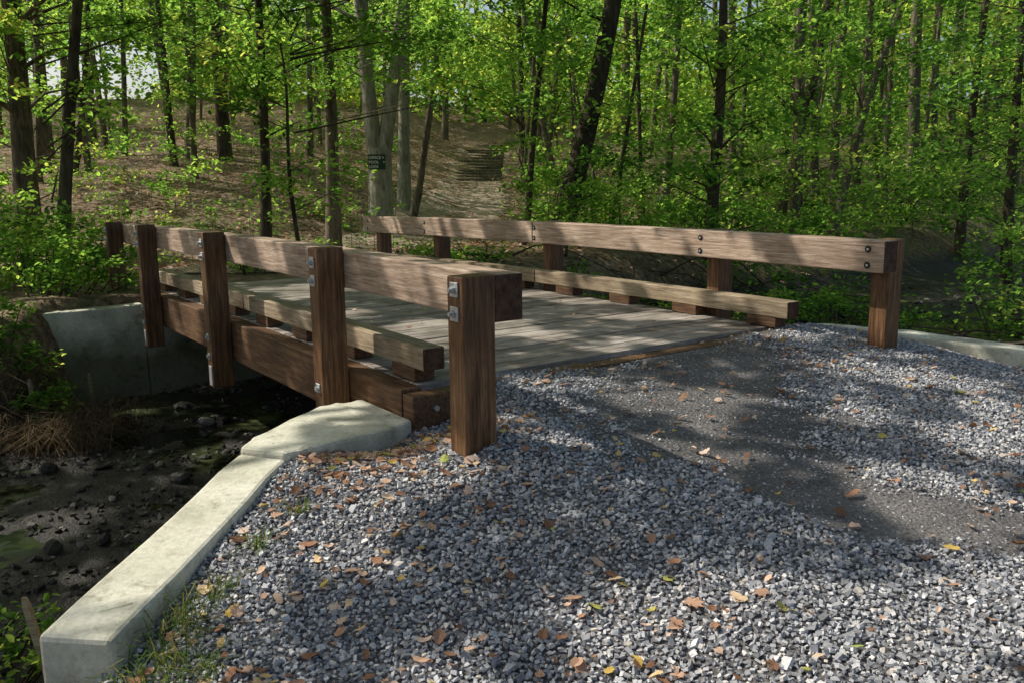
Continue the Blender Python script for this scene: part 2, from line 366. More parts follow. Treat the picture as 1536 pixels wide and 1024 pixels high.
for bb,nm,m in ((bm,'bolts','steel'),(bmd,'recess_shade_discs','bolt')):
    me=bpy.data.meshes.new(nm); bb.to_mesh(me); me.materials.append(M[m]); o=link(bpy.data.objects.new(nm,me)); o.parent=bridge
# ---------------------------------------------------------------- concrete
def prism(name,creekside,roadside,zt,zb=-1.7,bev=.02,sub=6):
    A=np.array(creekside,float);Bp=np.array(roadside,float);Z=np.array(zt,float)
    a=[];bb=[];zz=[]
    for i in range(len(A)-1):
        for t in np.linspace(0,1,sub,endpoint=False):
            a.append(A[i]*(1-t)+A[i+1]*t); bb.append(Bp[i]*(1-t)+Bp[i+1]*t); zz.append(Z[i]*(1-t)+Z[i+1]*t)
    a.append(A[-1]);bb.append(Bp[-1]);zz.append(Z[-1])
    V=[];Fc=[]
    for i,(p,q,t) in enumerate(zip(a,bb,zz)):
        j=rng.uniform(-.006,.006,4)
        for (pt,h) in ((p,t+j[0]),(q,t+j[1]),(q,zb),(p,zb)):
            X,Y=W(pt[0]+j[2]*(h>-1),pt[1]+j[3]*(h>-1)); V.append((X,Y,h))
        if i:
            c0=4*(i-1);c1=4*i
            for k in range(4):
                kk=(k+1)%4; Fc.append((c0+k,c0+kk,c1+kk,c1+k))
    Fc.append((0,1,2,3)); e=4*(len(a)-1); Fc.append((e+3,e+2,e+1,e))
    me=bpy.data.meshes.new(name); me.from_pydata(V,[],Fc); bm=bmesh.new(); bm.from_mesh(me); bmesh.ops.recalc_face_normals(bm,faces=bm.faces); bm.to_mesh(me); bm.free(); me.materials.append(M['conc'])
    o=link(bpy.data.objects.new(name,me)); md=o.modifiers.new('b','BEVEL'); md.width=bev; md.segments=2; md.limit_method='ANGLE'; md.angle_limit=math.radians(35); return o
# lower straight wing and the slightly higher return block beside the bridge
prism('concrete_wing_wall',[(3.28,.23),(4.40,1.35)],[(3.07,.44),(4.14,1.51)],[-.36,-.18],sub=7)
prism('concrete_wing_wall',[(4.405,1.355),(4.52,1.47),(4.9,2.02),(4.90,2.33)],[(4.145,1.515),(4.14,1.68),(4.12,2.08),(4.27,2.34)],[-.145,-.135,-.125,-.135],bev=.03)
prism('concrete_wing_wall',[(4.9,6.45),(4.6,6.95),(3.94,7.2),(2.96,7.45),(1.6,7.8)],[(4.3,6.3),(4.25,6.75),(3.8,6.92),(2.9,7.15),(1.55,7.5)],[-.08,-.08,-.08,-.12,-.3])
prism('concrete_abutment',[(4.9,2.34),(4.9,6.44)],[(4.32,2.36),(4.32,6.29)],[-.36,-.36])
prism('concrete_abutment',[(11.0,2.34),(11.0,6.5)],[(11.5,2.36),(11.5,6.5)],[-.36,-.36])
prism('concrete_wing_wall',[(12.4,-1.6),(11.6,.1),(11.3,.84),(11.0,1.64),(11.0,2.335)],[(12.7,-1.5),(11.9,.2),(11.6,.95),(11.3,1.75),(11.3,2.335)],[-.24,-.22,-.20,-.18,-.16])
prism('concrete_wing_wall',[(11.0,6.52),(11.6,7.2),(12.2,8.2)],[(11.3,6.4),(11.85,7.0),(12.45,8.0)],[-.16,-.18,-.22])

# ---------------------------------------------------------------- foliage generators
def leaves6(P,N,size,asp=.55,far=False):
    n=len(P); r=rng.normal(size=(n,3)); t=np.cross(N,r); t/=np.linalg.norm(t,axis=1,keepdims=True)+1e-9
    bdir=np.cross(N,t); s=size[:,None]
    if far:
        v=np.stack([P-t*s*.5,P+bdir*s*asp*.5+N*s*.08,P+t*s*.5,P-bdir*s*asp*.5+N*s*.08],1)
        f=np.arange(4*n).reshape(n,4); return v.reshape(-1,3),f,4
    w=asp*.5
    v=np.stack([P-t*s*.5,P-t*s*.18+bdir*s*w+N*s*.1,P+t*s*.22+bdir*s*w*.8+N*s*.08,P+t*s*.52-N*s*.06,P+t*s*.22-bdir*s*w*.8+N*s*.08,P-t*s*.18-bdir*s*w+N*s*.1],1)
    base=6*np.arange(n)[:,None]
    f=np.concatenate([base+np.array([0,1,2,3]),base+np.array([0,3,4,5])],0)
    return v.reshape(-1,3),f,6
def normals(n,sd):
    N=np.stack([rng.normal(0,sd,n),rng.normal(0,sd,n),np.ones(n)],1); return N/np.linalg.norm(N,axis=1,keepdims=True)
def spray_leaves(C,R,count,thick=.12):
    n=len(C); a=rng.random((n,count))*2*np.pi; rr=np.sqrt(rng.random((n,count)))*R[:,None]
    tx=rng.normal(0,.18,n)[:,None]; ty=rng.normal(0,.18,n)[:,None]
    el=rng.uniform(.35,.75,n)[:,None]; th=rng.random(n)[:,None]*2*np.pi
    lx=np.cos(a)*rr; ly=np.sin(a)*rr*el
    dx=lx*np.cos(th)-ly*np.sin(th); dy=lx*np.sin(th)+ly*np.cos(th)
    dz=dx*tx+dy*ty-.18*rr*rr/R[:,None]+rng.normal(0,1,(n,count))*thick*R[:,None]
    P=np.stack([C[:,0:1]+dx,C[:,1:2]+dy,C[:,2:3]+dz],-1).reshape(-1,3)
    tone=np.clip(rng.normal(.5,.22,(n,1))+rng.normal(0,.14,(n,count)),0,1).ravel()
    return P,tone
def tube(path,rad,seg=9,wob=.0):
    path=np.array(path,float); n=len(path); V=[];F=[]
    for i in range(n):
        d=path[min(i+1,n-1)]-path[max(i-1,0)]; d/=np.linalg.norm(d)+1e-9
        a=np.cross(d,[0.31,.95,0.02]); a/=np.linalg.norm(a); b=np.cross(d,a)
        for k in range(seg):
            t=2*np.pi*k/seg; r=rad[i]*(1+wob*math.sin(3*t+i*.7))
            V.append(path[i]+a*math.cos(t)*r+b*math.sin(t)*r)
        if i:
            o=(i-1)*seg
            for k in range(seg): F.append((o+k,o+(k+1)%seg,o+seg+(k+1)%seg,o+seg+k))
    return V,F
class Tree:
    def __init__(s,name,barkm): s.name=name;s.V=[];s.F=[];s.nv=0;s.bark=barkm;s.L=[];s.T=[];s.S=[];s.tips=[]
    def tube(s,p,r,seg=9,wob=.05):
        V,F=tube(p,r,seg,wob); s.V+=V; s.F+=[tuple(i+s.nv for i in f) for f in F]; s.nv+=len(V)
    def build(s,far=False):
        V=np.array(s.V).reshape(-1,3); F=np.array(s.F).reshape(-1,4); mi=np.zeros(len(F),int); rn=np.zeros(len(V)); sm=np.ones(len(F),bool)
        if s.L:
            P=np.concatenate(s.L);T=np.concatenate(s.T);S=np.concatenate(s.S)
            v,f,k=leaves6(P,normals(len(P),.6),S,.62,far)
            F=np.concatenate([F,f+len(V)]); V=np.concatenate([V,v]); mi=np.concatenate([mi,np.ones(len(f),int)]); rn=np.concatenate([rn,np.repeat(T,k)]); sm=np.concatenate([sm,np.zeros(len(f),bool)])
        return np_mesh(s.name,V,F,[s.bark,M['leaf']],mi,rn,sm)
def trunk_path(x0,y0,x1,y1,z0,z1,n=9,wig=.1,curve=0):
    ph=rng.random(2)*6.28; out=[]
    for i in range(n):
        t=i/(n-1); z=z0+(z1-z0)*t
        w=wig*math.sin(t*5+ph[0])*t; w2=wig*math.sin(t*4+ph[1])*t
        out.append((x0+(x1-x0)*(t+curve*t*(1-t))+w,y0+(y1-y0)*t+w2,z))
    return out
def make_tree(name,Y,bb,bt,r,barkm,top=None,wig=.12,limbs=5,curve=0):
    x0=bb*Y; z0=H1(x0,Y)-.15; zr=1.21+.207*Y
    x1=bt*Y
    zt=top if top else zr+rng.uniform(3,7); k=(zt-z0)/(zr-z0)
    p=trunk_path(x0,Y,x0+(x1-x0)*k,Y+rng.uniform(-.5,.5),z0,zt,12,wig,curve)
    t=Tree(name,barkm); rad=[r*(1.5 if i==0 else 1.08 if i==1 else 1-.055*i) for i in range(12)]
    p.insert(1,(p[0][0],p[0][1],p[0][2]+.28)); rad.insert(1,r*1.18)
    t.tube(p,rad,10 if r>.1 else 7)
    for j in range(limbs):
        f=rng.uniform(.3,.98); i=min(int(f*12),11); c=np.array(p[i]); a=rng.random()*6.28; L=rng.uniform(.9,2.6)*(.6+r*2)
        q=[c,c+np.array([math.cos(a)*L*.5,math.sin(a)*L*.5,L*.22]),c+np.array([math.cos(a)*L,math.sin(a)*L,L*.3+rng.uniform(-.1,.3)])]
        rr=max(.012,rad[i]*.28); t.tube(q,[rr,rr*.6,rr*.25],5,0); t.tips.append(q[-1]); t.tips.append(q[1])
    t.x,t.y=x0,Y; return t
TR=[('maple_tree',18,-.568,-.566,.25,'bark',0),('maple_tree',13.5,-.536,-.494,.11,'barkd',0),('beech_tree',26,-.505,-.474,.09,'barkd',0),
('beech_tree',30,-.446,-.434,.10,'bark',0),('oak_tree',28,-.39,-.396,.11,'barkd',0),('beech_tree',26,-.367,-.36,.10,'bark',0),
('oak_tree',18,-.29,-.276,.115,'barkd',0),('maple_tree',20,-.209,-.2045,.17,'bark',0),('oak_tree',27,-.1246,-.117,.2,'barkl',0),
('beech_tree',26,-.114,-.072,.12,'bark',0),('oak_tree',19,.052,.108,.265,'barkd',.5),('beech_tree',19,.017,.040,.075,'barkd',0),
('maple_tree',18,.234,.243,.135,'barkd',0),('maple_tree',21,.334,.333,.16,'bark',0),('beech_tree',22,.38,.462,.12,'bark',-.5),
('maple_tree',24,.531,.532,.13,'barkd',0),('oak_tree',30,.18,.196,.15,'bark',0),('beech_tree',26,.157,.14,.07,'barkd',0),
('beech_tree',30,.438,.432,.1,'bark',0),('oak_tree',24,.317,.361,.15,'barkd',0),('oak_tree',45,-.075,-.07,.17,'bark',0),
('oak_tree',30,-.33,-.328,.22,'barkd',0),('beech_tree',32,-.232,-.223,.12,'bark',0),('beech_tree',22,.118,.155,.055,'barkd',0),
('maple_tree',20,.59,.58,.12,'barkd',0),('beech_tree',24,-.548,-.53,.09,'bark',0),('oak_tree',34,.015,.01,.13,'barkd',0),('oak_tree',36,.26,.25,.14,'bark',0),('oak_tree',33,.075,.07,.12,'barkd',0)]
trees=[]
for (nm,Y,b0,b1,r,bk,cv) in TR: trees.append(make_tree(nm,Y,b0,b1,r,M[bk],curve=cv,limbs=6))
sap=make_tree('maple_sapling',15,-.248,-.262,.045,M['barkd'],top=3.6,wig=.15,limbs=7); trees.append(sap)
Yf=24; xf=-.153*Yf; zf=H1(xf,Yf)-.15
ft=Tree('forked_maple_tree',M['barkl']); ft.x,ft.y=xf,Yf
ft.tube([(xf,Yf,zf),(xf+.01,Yf,zf+.3),(xf+.03,Yf,zf+.8),(xf+.04,Yf,1.9),(xf+.03,Yf,2.3)],[.52,.40,.34,.33,.33],14,.06)
za=1.21+.207*Yf
ft.tube([(xf-.03,Yf,1.9),(xf-.12,Yf,2.8),(-.165*Yf+.05,Yf,4.4),(-.165*Yf-.02,Yf,za),(-.17*Yf,Yf+.2,za+5)],[.24,.21,.2,.19,.13],12,.05)
ft.tube([(xf+.12,Yf,1.9),(xf+.3,Yf,2.9),(xf+.55,Yf,4.3),(-.117*Yf,Yf,za),(-.1*Yf,Yf,za+5)],[.24,.2,.18,.17,.12],12,.05)
for zz,sx in ((5.6,-1),(6.4,1)):
    ft.tube([(xf+sx*.3,Yf,zz),(xf+sx*1.2,Yf-.4,zz+.5),(xf+sx*2.2,Yf-.5,zz+.6)],[.06,.04,.015],6,0)
    ft.tips.append(np.array((xf+sx*2.0,Yf-.5,zz+.6)))
trees.append(ft)
def path_x(y): return np.interp(y,[13,21,30,44],[-4,-3,-1.8,-1.2])
def open_view(P):
    """clearing kept along the trail: no branches over the path or around the sign tree and steps"""
    x,y,z=P[:,0],P[:,1],P[:,2]; q=x/y
    return ~(((np.abs(q+.042)<.045)&(y<36)&(z<1.21+.075*y))|((np.abs(q+.150)<.045)&(y<23.6)&(z<1.21+.12*y)))
def gap(P):
    """thin spots in the crowns on the ridge where open sky shows"""
    q=P[:,0]/P[:,1]; e=(P[:,2]-1.21)/P[:,1]
    return (((q+.475)/.095)**2+((e-.135)/.04)**2<1)|(((q+.02)/.06)**2+((e-.215)/.03)**2<1)|(((q-.25)/.05)**2+((e-.2)/.03)**2<1)
def scatter(n,y0,y1,extra,thr,seed,sc=1.0):
    sy=y0+rng.random(n)*(y1-y0); sx=rng.uniform(-.72,.72,n)*sy
    gz=height(sx,sy); top=1.21+.235*sy
    hz=gz+.5+rng.random(n)**.8*(top-gz+extra)
    dens=fbm(sx*.24*sc+seed,sy*.18*sc,hz*.4*sc,2)
    corr=np.abs(sx-path_x(sy))<np.interp(sy,[13,44],[2.6,1.7])
    leftopen=(sx<-.02*sy)&(hz-gz<2.8)&(sy<42)
    k=(dens>thr)&~(corr&(hz-gz<3.2))&~(leftopen&(rng.random(n)<.76))
    P=np.stack([sx,sy,hz],1); k=k&open_view(P)&~(gap(P)&(rng.random(n)<.75)); return P[k]
CA=scatter(2100,15,29,1.8,.47,3)
CB=scatter(4700,29,52,2.5,.455,9)
C=CA; R=rng.uniform(.4,1.05,len(C))
tips=[];own=[]
for i,t in enumerate(trees):
    for q in t.tips:
        q=np.array(q)
        if q[2]<1.21+.24*q[1]+2 and open_view(q[None])[0]: tips.append(q); own.append(i)
tx=np.array([t.x for t in trees]);ty=np.array([t.y for t in trees])
mass=Tree('distant_trees',M['bark'])
def add(t,C,R,cnt,lo,hi,th=.12):
    P,T=spray_leaves(C,R,cnt,th); t.L.append(P);t.T.append(T);t.S.append(rng.uniform(lo,hi,len(P)))
dd=np.hypot(C[:,0:1]-tx,C[:,1:2]-ty); near=dd.argmin(1); nd=dd.min(1)
for i,t in enumerate(trees):
    kk=(near==i)&(nd<3.0)
    CC=C[kk]; RR=R[kk]
    tt=[q for q,o in zip(tips,own) if o==i]
    if tt: CC=np.concatenate([CC,np.array(tt)]) ; RR=np.concatenate([RR,rng.uniform(.5,1,len(tt))])
    for c in CC[:30]:
        zb=c[2]-.25; L=np.array([t.x-c[0],t.y-c[1]])
        if np.hypot(*L)<3: t.tube([(t.x,t.y,zb-.35),(c[0]+L[0]*.5,c[1]+L[1]*.5,zb-.05),(c[0],c[1],c[2]-.02)],[.018,.012,.005],4,0)
    if len(CC): add(t,CC,RR,66,.085,.15)
    t.build()
kk=nd>=3.0
add(mass,C[kk],R[kk],66,.085,.15)
for i in range(130):
    Y=rng.uniform(25,62); x0=rng.uniform(-.68,.68)*Y
    if abs(x0-path_x(Y))<2 and Y<48: continue
    z0=H1(x0,Y)-.1; r=rng.choice([.05,.07,.1,.15])*rng.uniform(.8,1.3); hh=z0+rng.uniform(12,18); ln=rng.normal(0,1.0)
    mass.tube(trunk_path(x0,Y,x0+ln,Y,z0,hh,7,.25),[r*1.2]+[r*(1-.07*j) for j in range(6)],6,0)
mass.build(True)
def cloud(name,C,R,cnt,lo,hi,th=.3,sd=.8,up=.15):
    P,T=spray_leaves(C,R,cnt,th); S=rng.uniform(lo,hi,len(P)); v,f,k=leaves6(P,normals(len(P),sd),S,.7,True)
    return np_mesh(name,v,f,[M['leaf']],rnd=np.repeat(np.clip(T+up,0,1),k))
cloud('middle_distance_foliage',CB,rng.uniform(.7,1.4,len(CB)),40,.14,.24,.15,.65,.12)
n=7000
sy=rng.uniform(52,88,n); sxx=rng.uniform(-.75,.75,n)*sy; gz=height(sxx,sy); hz=gz-.5+rng.random(n)*17
P_=np.stack([sxx,sy,hz],1)
k=(fbm(sxx*.12,sy*.1,hz*.2,3)>.45)&~(gap(P_)&(rng.random(n)<.985))
cloud('background_foliage',P_[k],rng.uniform(1.2,2.4,k.sum()),34,.30,.6,.3,.8,.38)
n=430
sy=rng.uniform(14,44,n); sxx=rng.uniform(-46,30,n); gz=height(sxx,sy); hz=gz+rng.uniform(9.5,15,n); hz=np.maximum(hz,1.5+.26*sy+1.5)
k=fbm(sxx*.13,sy*.13,40,2)>.5
cloud('unseen_shade_canopy',np.stack([sxx,sy,hz],1)[k],rng.uniform(1.6,2.8,k.sum()),60,.4,.6,.2)  # leaf clumps above the view, added to shade the forest floor

# ---------------------------------------------------------------- unseen overhead canopy, added and shaped to dapple the bridge and road
EL=math.radians(44); SH=np.array([-.95,.31]); SH/=np.linalg.norm(SH)
SD=np.array([SH[0]*math.cos(EL),SH[1]*math.cos(EL),math.sin(EL)])
# leaves left out to shape sun patches, by where those land at deck level (x, y, rx, ry, openness)
LIT=[(1.15,2.75,1.5,.42,1.2),(-2.0,3.1,.5,.95,1.25),(-1.7,4.35,.5,.6,1.25),(2.5,5.3,.9,.8,1.05),(.7,5.25,.8,.22,1.2),(.4,4.25,.65,.22,1.2),(-.95,3.55,.5,.25,1.0),(-.5,2.75,.4,.2,.9),(2.2,7.0,.7,.4,.9),
     (-1.5,5.2,.6,.4,1),(-2.9,3.2,.8,.7,.9),(-.2,6.9,.7,.22,1.15),(-3,10,1.2,.4,1.1),(-5.2,6.6,.6,.5,.4),(1.5,7.7,.8,.25,1.15),(.2,9.4,.9,.3,1.1),(-6.0,9.9,1.0,.6,1.1),(3.8,6.5,.8,.5,1),(2.7,3.6,.5,.25,.9),
     (.06,4.67,.36,.25,1.3),(-.63,5.64,.5,.2,1.15),(-1.9,7.4,.6,.2,1),(3.1,6.5,.35,.25,1.2),(1.95,8.1,.5,.2,1.2),(.2,10.55,.6,.2,1.2),(-1.2,12.3,.6,.3,1.2)]
n=105000
gx=rng.uniform(-10,9,n); gy=rng.uniform(-1,17,n)
e=np.zeros(n)
for (cx,cy,rx,ry,w) in LIT:
    q=((gx-cx)/rx)**2+((gy-cy)/ry)**2; e=np.maximum(e,w*np.clip(1.5-q,0,1))
nz=fbm(gx*1.25,gy*1.25,11,3); nz2=fbm(gx*2.8,gy*2.8,21,3)
lit=np.maximum(np.clip((nz-.55)*18,0,1),e*1.4-np.clip((.485-nz2)*13,0,1)*.95)
k=rng.random(n)>lit
gx,gy=gx[k],gy[k]; hh=rng.uniform(6.0,8.0,len(gx))
P=np.stack([gx,gy,np.zeros(len(gx))],1)+SD*(hh/SD[2])[:,None]
P=P[P[:,2]>2.2+.235*np.clip(P[:,1],0,99)]
TB=[(-13,4),(-9.5,-4),(-14.5,12),(-3.5,-3.5),(-17,-1)]
own=np.hypot(P[:,0:1]-np.array([t[0] for t in TB]),P[:,1:2]-np.array([t[1] for t in TB])).argmin(1)
for i,(bx,by) in enumerate(TB):
    t=Tree('unseen_shade_tree',M['bark']); z0=H1(bx,by)-.3  # out-of-view tree added to carry the leaves that shape the dapple
    t.tube(trunk_path(bx,by,bx+.4,by,z0,11.5,9,.1),[.42,.32,.3,.28,.26,.22,.18,.12,.07],12)
    pp=P[own==i]
    for j in rng.choice(len(pp),min(18,len(pp)),replace=False):
        q=pp[j]; t.tube([(bx+.2,by,q[2]-2.2),((bx+q[0])/2,(by+q[1])/2,q[2]-.8),tuple(q)],[.08,.04,.012],5,0)
    t.L=[pp];t.T=[np.clip(rng.normal(.3,.15,len(pp)),0,1)];t.S=[rng.uniform(.15,.24,len(pp))]
    t.build(True)

# ---------------------------------------------------------------- shrubs / ferns / undergrowth
def shrub(name,cx,cy,rx,ry,h,n,cnt=45,lo=.05,hi=.09,R=(.18,.4)):
    a=rng.random(n)*6.28; r=np.sqrt(rng.random(n)); X=cx+np.cos(a)*r*rx; Y=cy+np.sin(a)*r*ry
    Z=height(X,Y)+.08+rng.random(n)*h*(1.1-.6*r)
    t=Tree(name,M['barkd'])
    for j in range(min(n,40)):
        b0=(cx+(X[j]-cx)*.6,cy+(Y[j]-cy)*.6); t.tube([(b0[0],b0[1],H1(*b0)-.05),(X[j],Y[j],Z[j])],[.012,.004],4,0)
    add(t,np.stack([X,Y,Z],1),rng.uniform(*R,n),cnt,lo,hi,.25); return t.build()
shrub('spicebush_shrub',-7.6,12.2,1.7,1.6,1.5,75,46,.07,.11,(.25,.5))
shrub('spicebush_shrub',-6.2,11.9,.9,.9,.9,38,36,.06,.1,(.2,.4))
shrub('bank_shrub',-5.5,8.7,.9,.7,.5,44,40,.05,.09,(.15,.3))
shrub('bank_shrub',-5.9,10.6,1.2,.5,.7,36,36,.05,.09,(.15,.3))
shrub('bank_shrub',-4.0,13.0,.5,.5,.5,16,30,.05,.09,(.15,.3))
shrub('viburnum_shrub',8.6,13.5,1.6,1.6,2.0,60,45,.07,.11,(.25,.5))
shrub('viburnum_shrub',5.6,14.6,1.6,1.0,.8,44,42,.07,.11,(.25,.45))
shrub('viburnum_shrub',2.2,14.6,1.6,.8,.5,36,42,.06,.10,(.2,.4))
shrub('viburnum_shrub',-.9,14.3,1.0,.8,.35,26,40,.05,.09,(.2,.35))
shrub('roadside_weed',2.72,8.05,.2,.15,.30,18,14,.05,.09,(.06,.12))
shrub('creekside_weeds',-2.75,3.6,.5,.8,.25,50,24,.03,.06,(.06,.14))
shrub('creekside_weeds',-2.15,2.85,.28,.45,.3,44,22,.03,.06,(.06,.12))
n=1000; Y=rng.uniform(14,34,n); X=rng.uniform(.02,.72,n)*Y; Z=height(X,Y)+.1+rng.random(n)**1.4*1.5
u_,v_=UV(X,Y); k=(u_>12.4)&(fbm(X*.35,Y*.35,50,2)>.34); X,Y,Z=X[k],Y[k],Z[k]
t=Tree('undergrowth',M['barkd'])
for j in range(min(200,len(X))): t.tube([(X[j]+.1,Y[j],height(X[j:j+1],Y[j:j+1])[0]-.05),(X[j],Y[j],Z[j])],[.012,.004],4,0)
add(t,np.stack([X,Y,Z],1),rng.uniform(.3,.8,len(X)),48,.08,.14,.2); t.build(True)
n=300; Y=rng.uniform(16,40,n); X=rng.uniform(-.66,-.13,n)*Y; Z=height(X,Y)+.08+rng.random(n)**2*.9
t=Tree('hillside_seedlings',M['barkd']); add(t,np.stack([X,Y,Z],1),rng.uniform(.2,.6,n),28,.08,.14,.2)
for j in range(n): t.tube([(X[j],Y[j],height(X[j:j+1],Y[j:j+1])[0]-.05),(X[j],Y[j],Z[j])],[.008,.004],4,0)
t.build(True)
def fern(cx,cy,s=.5,n=11):
    V=[];F=[];z0=H1(cx,cy)
    for i in range(n):
        a=i/n*6.28+rng.uniform(-.2,.2); d=np.array([math.cos(a),math.sin(a),0]); sd=np.array([-d[1],d[0],0])
        for j in range(14):
            t=(j+1)/15; c=np.array([cx,cy,z0])+d*s*t+np.array([0,0,s*(1.3*t-1.1*t*t)]); w=s*.26*math.sin(math.pi*min(1,t*.85+.12))
            for sg in(-1,1):
                b=len(V); V+=[c,c+d*s*.035,c+sd*sg*w+d*s*.05-np.array([0,0,w*.25]),c+sd*sg*w*.5-d*s*.02]; F.append((b,b+1,b+2,b+3))
    return np_mesh('fern',np.array(V),F,[M['leaf']],rnd=np.full(len(V),.7))
for p in ((6.3,9.6),(7.0,10.4),(6.8,8.8),(7.8,11.2),(5.6,10.9),(7.3,9.7),(5.9,8.7)): fern(*p,s=rng.uniform(.45,.65))
def grass(name,pts,n,h,m=None,spread=.12,lean=.5,w=.0035):
    V=[];F=[];R=[]
    PX=[];S=[]
    for (x,y,s) in pts:
        m_=int(n*s); PX.append(np.stack([x+rng.normal(0,spread*s,m_),y+rng.normal(0,spread*s,m_)],1)); S+= [s]*m_
    PX=np.concatenate(PX); ZZ=height(PX[:,0],PX[:,1])-.01
    for (px,py),z0,s in zip(PX,ZZ,S):
            a=rng.random()*6.28; L=h*rng.uniform(.5,1.3)*s**.5; ln=L*rng.uniform(.1,lean*1.6)
            sx,sy_=-math.sin(a)*w,math.cos(a)*w; dx,dy=math.cos(a)*ln,math.sin(a)*ln
            b=len(V); V+=[(px-sx,py-sy_,z0),(px+sx,py+sy_,z0),(px+dx*.4+sx,py+dy*.4+sy_,z0+L*.65),(px+dx*.4-sx,py+dy*.4-sy_,z0+L*.65),(px+dx,py+dy,z0+L*(.95-ln/L*.35)),(px+dx,py+dy,z0+L*(.95-ln/L*.35)+.002)]
            F+=[(b,b+1,b+2,b+3),(b+3,b+2,b+4,b+5)]; r=rng.random(); R+=[r]*6
    return np_mesh(name,V,F,[m or M['grass']],rnd=R)
grass('grass',[(-1.27,2.98,1),(-1.2,3.15,.6),(-1.25,2.78,1.1),(-1.12,3.45,.5),(-1.27,2.6,1),(-1.15,2.5,.8),(-1.0,3.72,.4),(-1.1,2.75,.5)],70,.16,spread=.05,lean=.9,w=.0022)
bk=[(-2.3+rng.uniform(-.7,.35),2.7+rng.uniform(-.9,.9),rng.uniform(.6,1.3)) for i in range(60)]
grass('bank_grass',bk,35,.14,spread=.12,w=.005)
sg=[(-4.7+rng.uniform(-.7,.6),8.2+rng.uniform(-.6,.5),1) for i in range(30)]
grass('dead_grass',sg,50,.35,M['straw'],.12,1.5)
# ---------------------------------------------------------------- fallen leaves
def fallen(name,X,Y,Zo,size,m):
    n=len(X); ang=np.array([0,18,36,54,72,100,130,155,180,205,230,260,288,306,324,342])*np.pi/180
    rad=np.array([1,.55,.8,.5,.85,.38,.62,.42,.5,.42,.62,.38,.85,.5,.8,.55]); K=len(ang)
    A=ang[None]+0*X[:,None]; bl=rng.random(n)[:,None]; Rr=(rad*1.0)[None]*bl+(.72+.1*np.cos(2*ang))[None]*(1-bl); Rr=Rr*rng.uniform(.85,1.12,(n,K))
    asp=rng.uniform(.5,1,n)[:,None]; cu=rng.uniform(-.35,.8,n)[:,None]
    lx=np.cos(A)*Rr; ly=np.sin(A)*Rr*asp; lz=cu*(ly**2)+rng.uniform(-.2,.45,n)[:,None]*lx**2
    L=np.stack([lx,ly,lz],-1); L=np.concatenate([np.zeros((n,1,3)),L],1)*size[:,None,None]
    L=np.einsum('nij,nkj->nki',rotm(n,.25),L)+np.stack([X,Y,height(X,Y)+Zo],1)[:,None,:]
    b=(K+1)*np.arange(n)[:,None,None]; i=np.arange(K)
    f=(np.stack([np.zeros(K,int),1+i,1+(i+1)%K],1)[None]+b).reshape(-1,3)
    return np_mesh(name,L.reshape(-1,3),f,[m],rnd=np.repeat(rng.random(n),K+1))
n=4400
X=rng.uniform(-2,5,n);Y=rng.uniform(1.8,7.5,n); u_,v_=UV(X,Y); dn=sdist(NEAR,u_,v_)
pr=.32+.65*sst(2.8,1.2,v_)+.25*(fbm(X*1.5,Y*1.5,77)>.55)-.1*soil_mask(X,Y)
k=(dn<-.3)&(u_<4.4)&(v_>0)&(rng.random(n)<pr); X,Y=X[k],Y[k]
X=np.append(X,rng.normal(-.78,.4,560));Y=np.append(Y,rng.normal(4.35,.3,560))
u_,v_=UV(X,Y); k=(sdist(NEAR,u_,v_)<-.36)&~((u_>3.38)&(u_<3.6)&(v_>2.1)&(v_<2.4)); X,Y=X[k],Y[k]
fallen('fallen_leaves',X,Y,.032,rng.uniform(.016,.044,len(X))*np.where(rng.random(len(X))<.13,1.45,1),M['dry'])
n=20000
Y=13+rng.random(n)**.8*34; X=rng.uniform(-.66,.4,n)*Y; u_,v_=UV(X,Y); k=(u_>11.6); X,Y=X[k],Y[k]
P=np.stack([X,Y,height(X,Y)+.02],1); v,f,kk=leaves6(P,normals(len(P),.3),rng.uniform(.07,.15,len(P)),.7,True)
np_mesh('leaf_litter',v,f,[M['dry']],rnd=np.repeat(rng.random(len(P))*.85,kk))
n=70; du=rng.uniform(4.7,11,n);dv=rng.uniform(2.75,5.8,n); X,Y=W(du,dv)
hz=height(X,Y); o=fallen('deck_leaves',X,Y,.0,rng.uniform(.02,.04,n),M['dry'])
co=np.empty(len(o.data.vertices)*3,dtype=np.float32); o.data.vertices.foreach_get('co',co); co=co.reshape(-1,3); co[:,2]-=np.repeat(hz,17); co[:,2]=np.maximum(co[:,2],0)+.03; o.data.vertices.foreach_set('co',co.ravel())
# ---------------------------------------------------------------- path and steps
cy_=np.array([12.9,15,17,20,23,27,31,46]); cxx=np.array([-4.35,-4.2,-3.9,-3.3,-2.7,-2.0,-1.5,-1.3])
ys=np.arange(12.9,45,.3); V=[];F=[];nn=15; PXY=[]
for i,yv in enumerate(ys):
    c=np.interp(yv,cy_,cxx); w=np.interp(yv,[13,20,35],[2.0,1.9,1.3])+.35*(float(vn(yv*1.3,0,3))-.5)
    for j in range(nn):
        PXY.append((c+w*(j/(nn-1)*2-1),yv,.02 if 0<j<nn-1 else -.03))
    if i:
        o0=(i-1)*nn
        for j in range(nn-1): F.append((o0+j,o0+j+1,o0+nn+j+1,o0+nn+j))
PXY=np.array(PXY); V=np.stack([PXY[:,0],PXY[:,1],height(PXY[:,0],PXY[:,1])+PXY[:,2]],1)
b=B('path_dirt'); c=b.co(); n_=b.noise(c,12,6,.75); n2_=b.noise(c,1.2,3)
pm=b.pbr(b.mix(1,b.ramp(n_,[(.3,(.15,.11,.08)),(.55,(.36,.285,.22)),(.75,(.55,.47,.38))]),b.ramp(n2_,[(.35,(.7,.7,.7)),(.65,(1.1,1.1,1.1))]),'MULTIPLY'),.9,b.bump(n_,.5,.03))
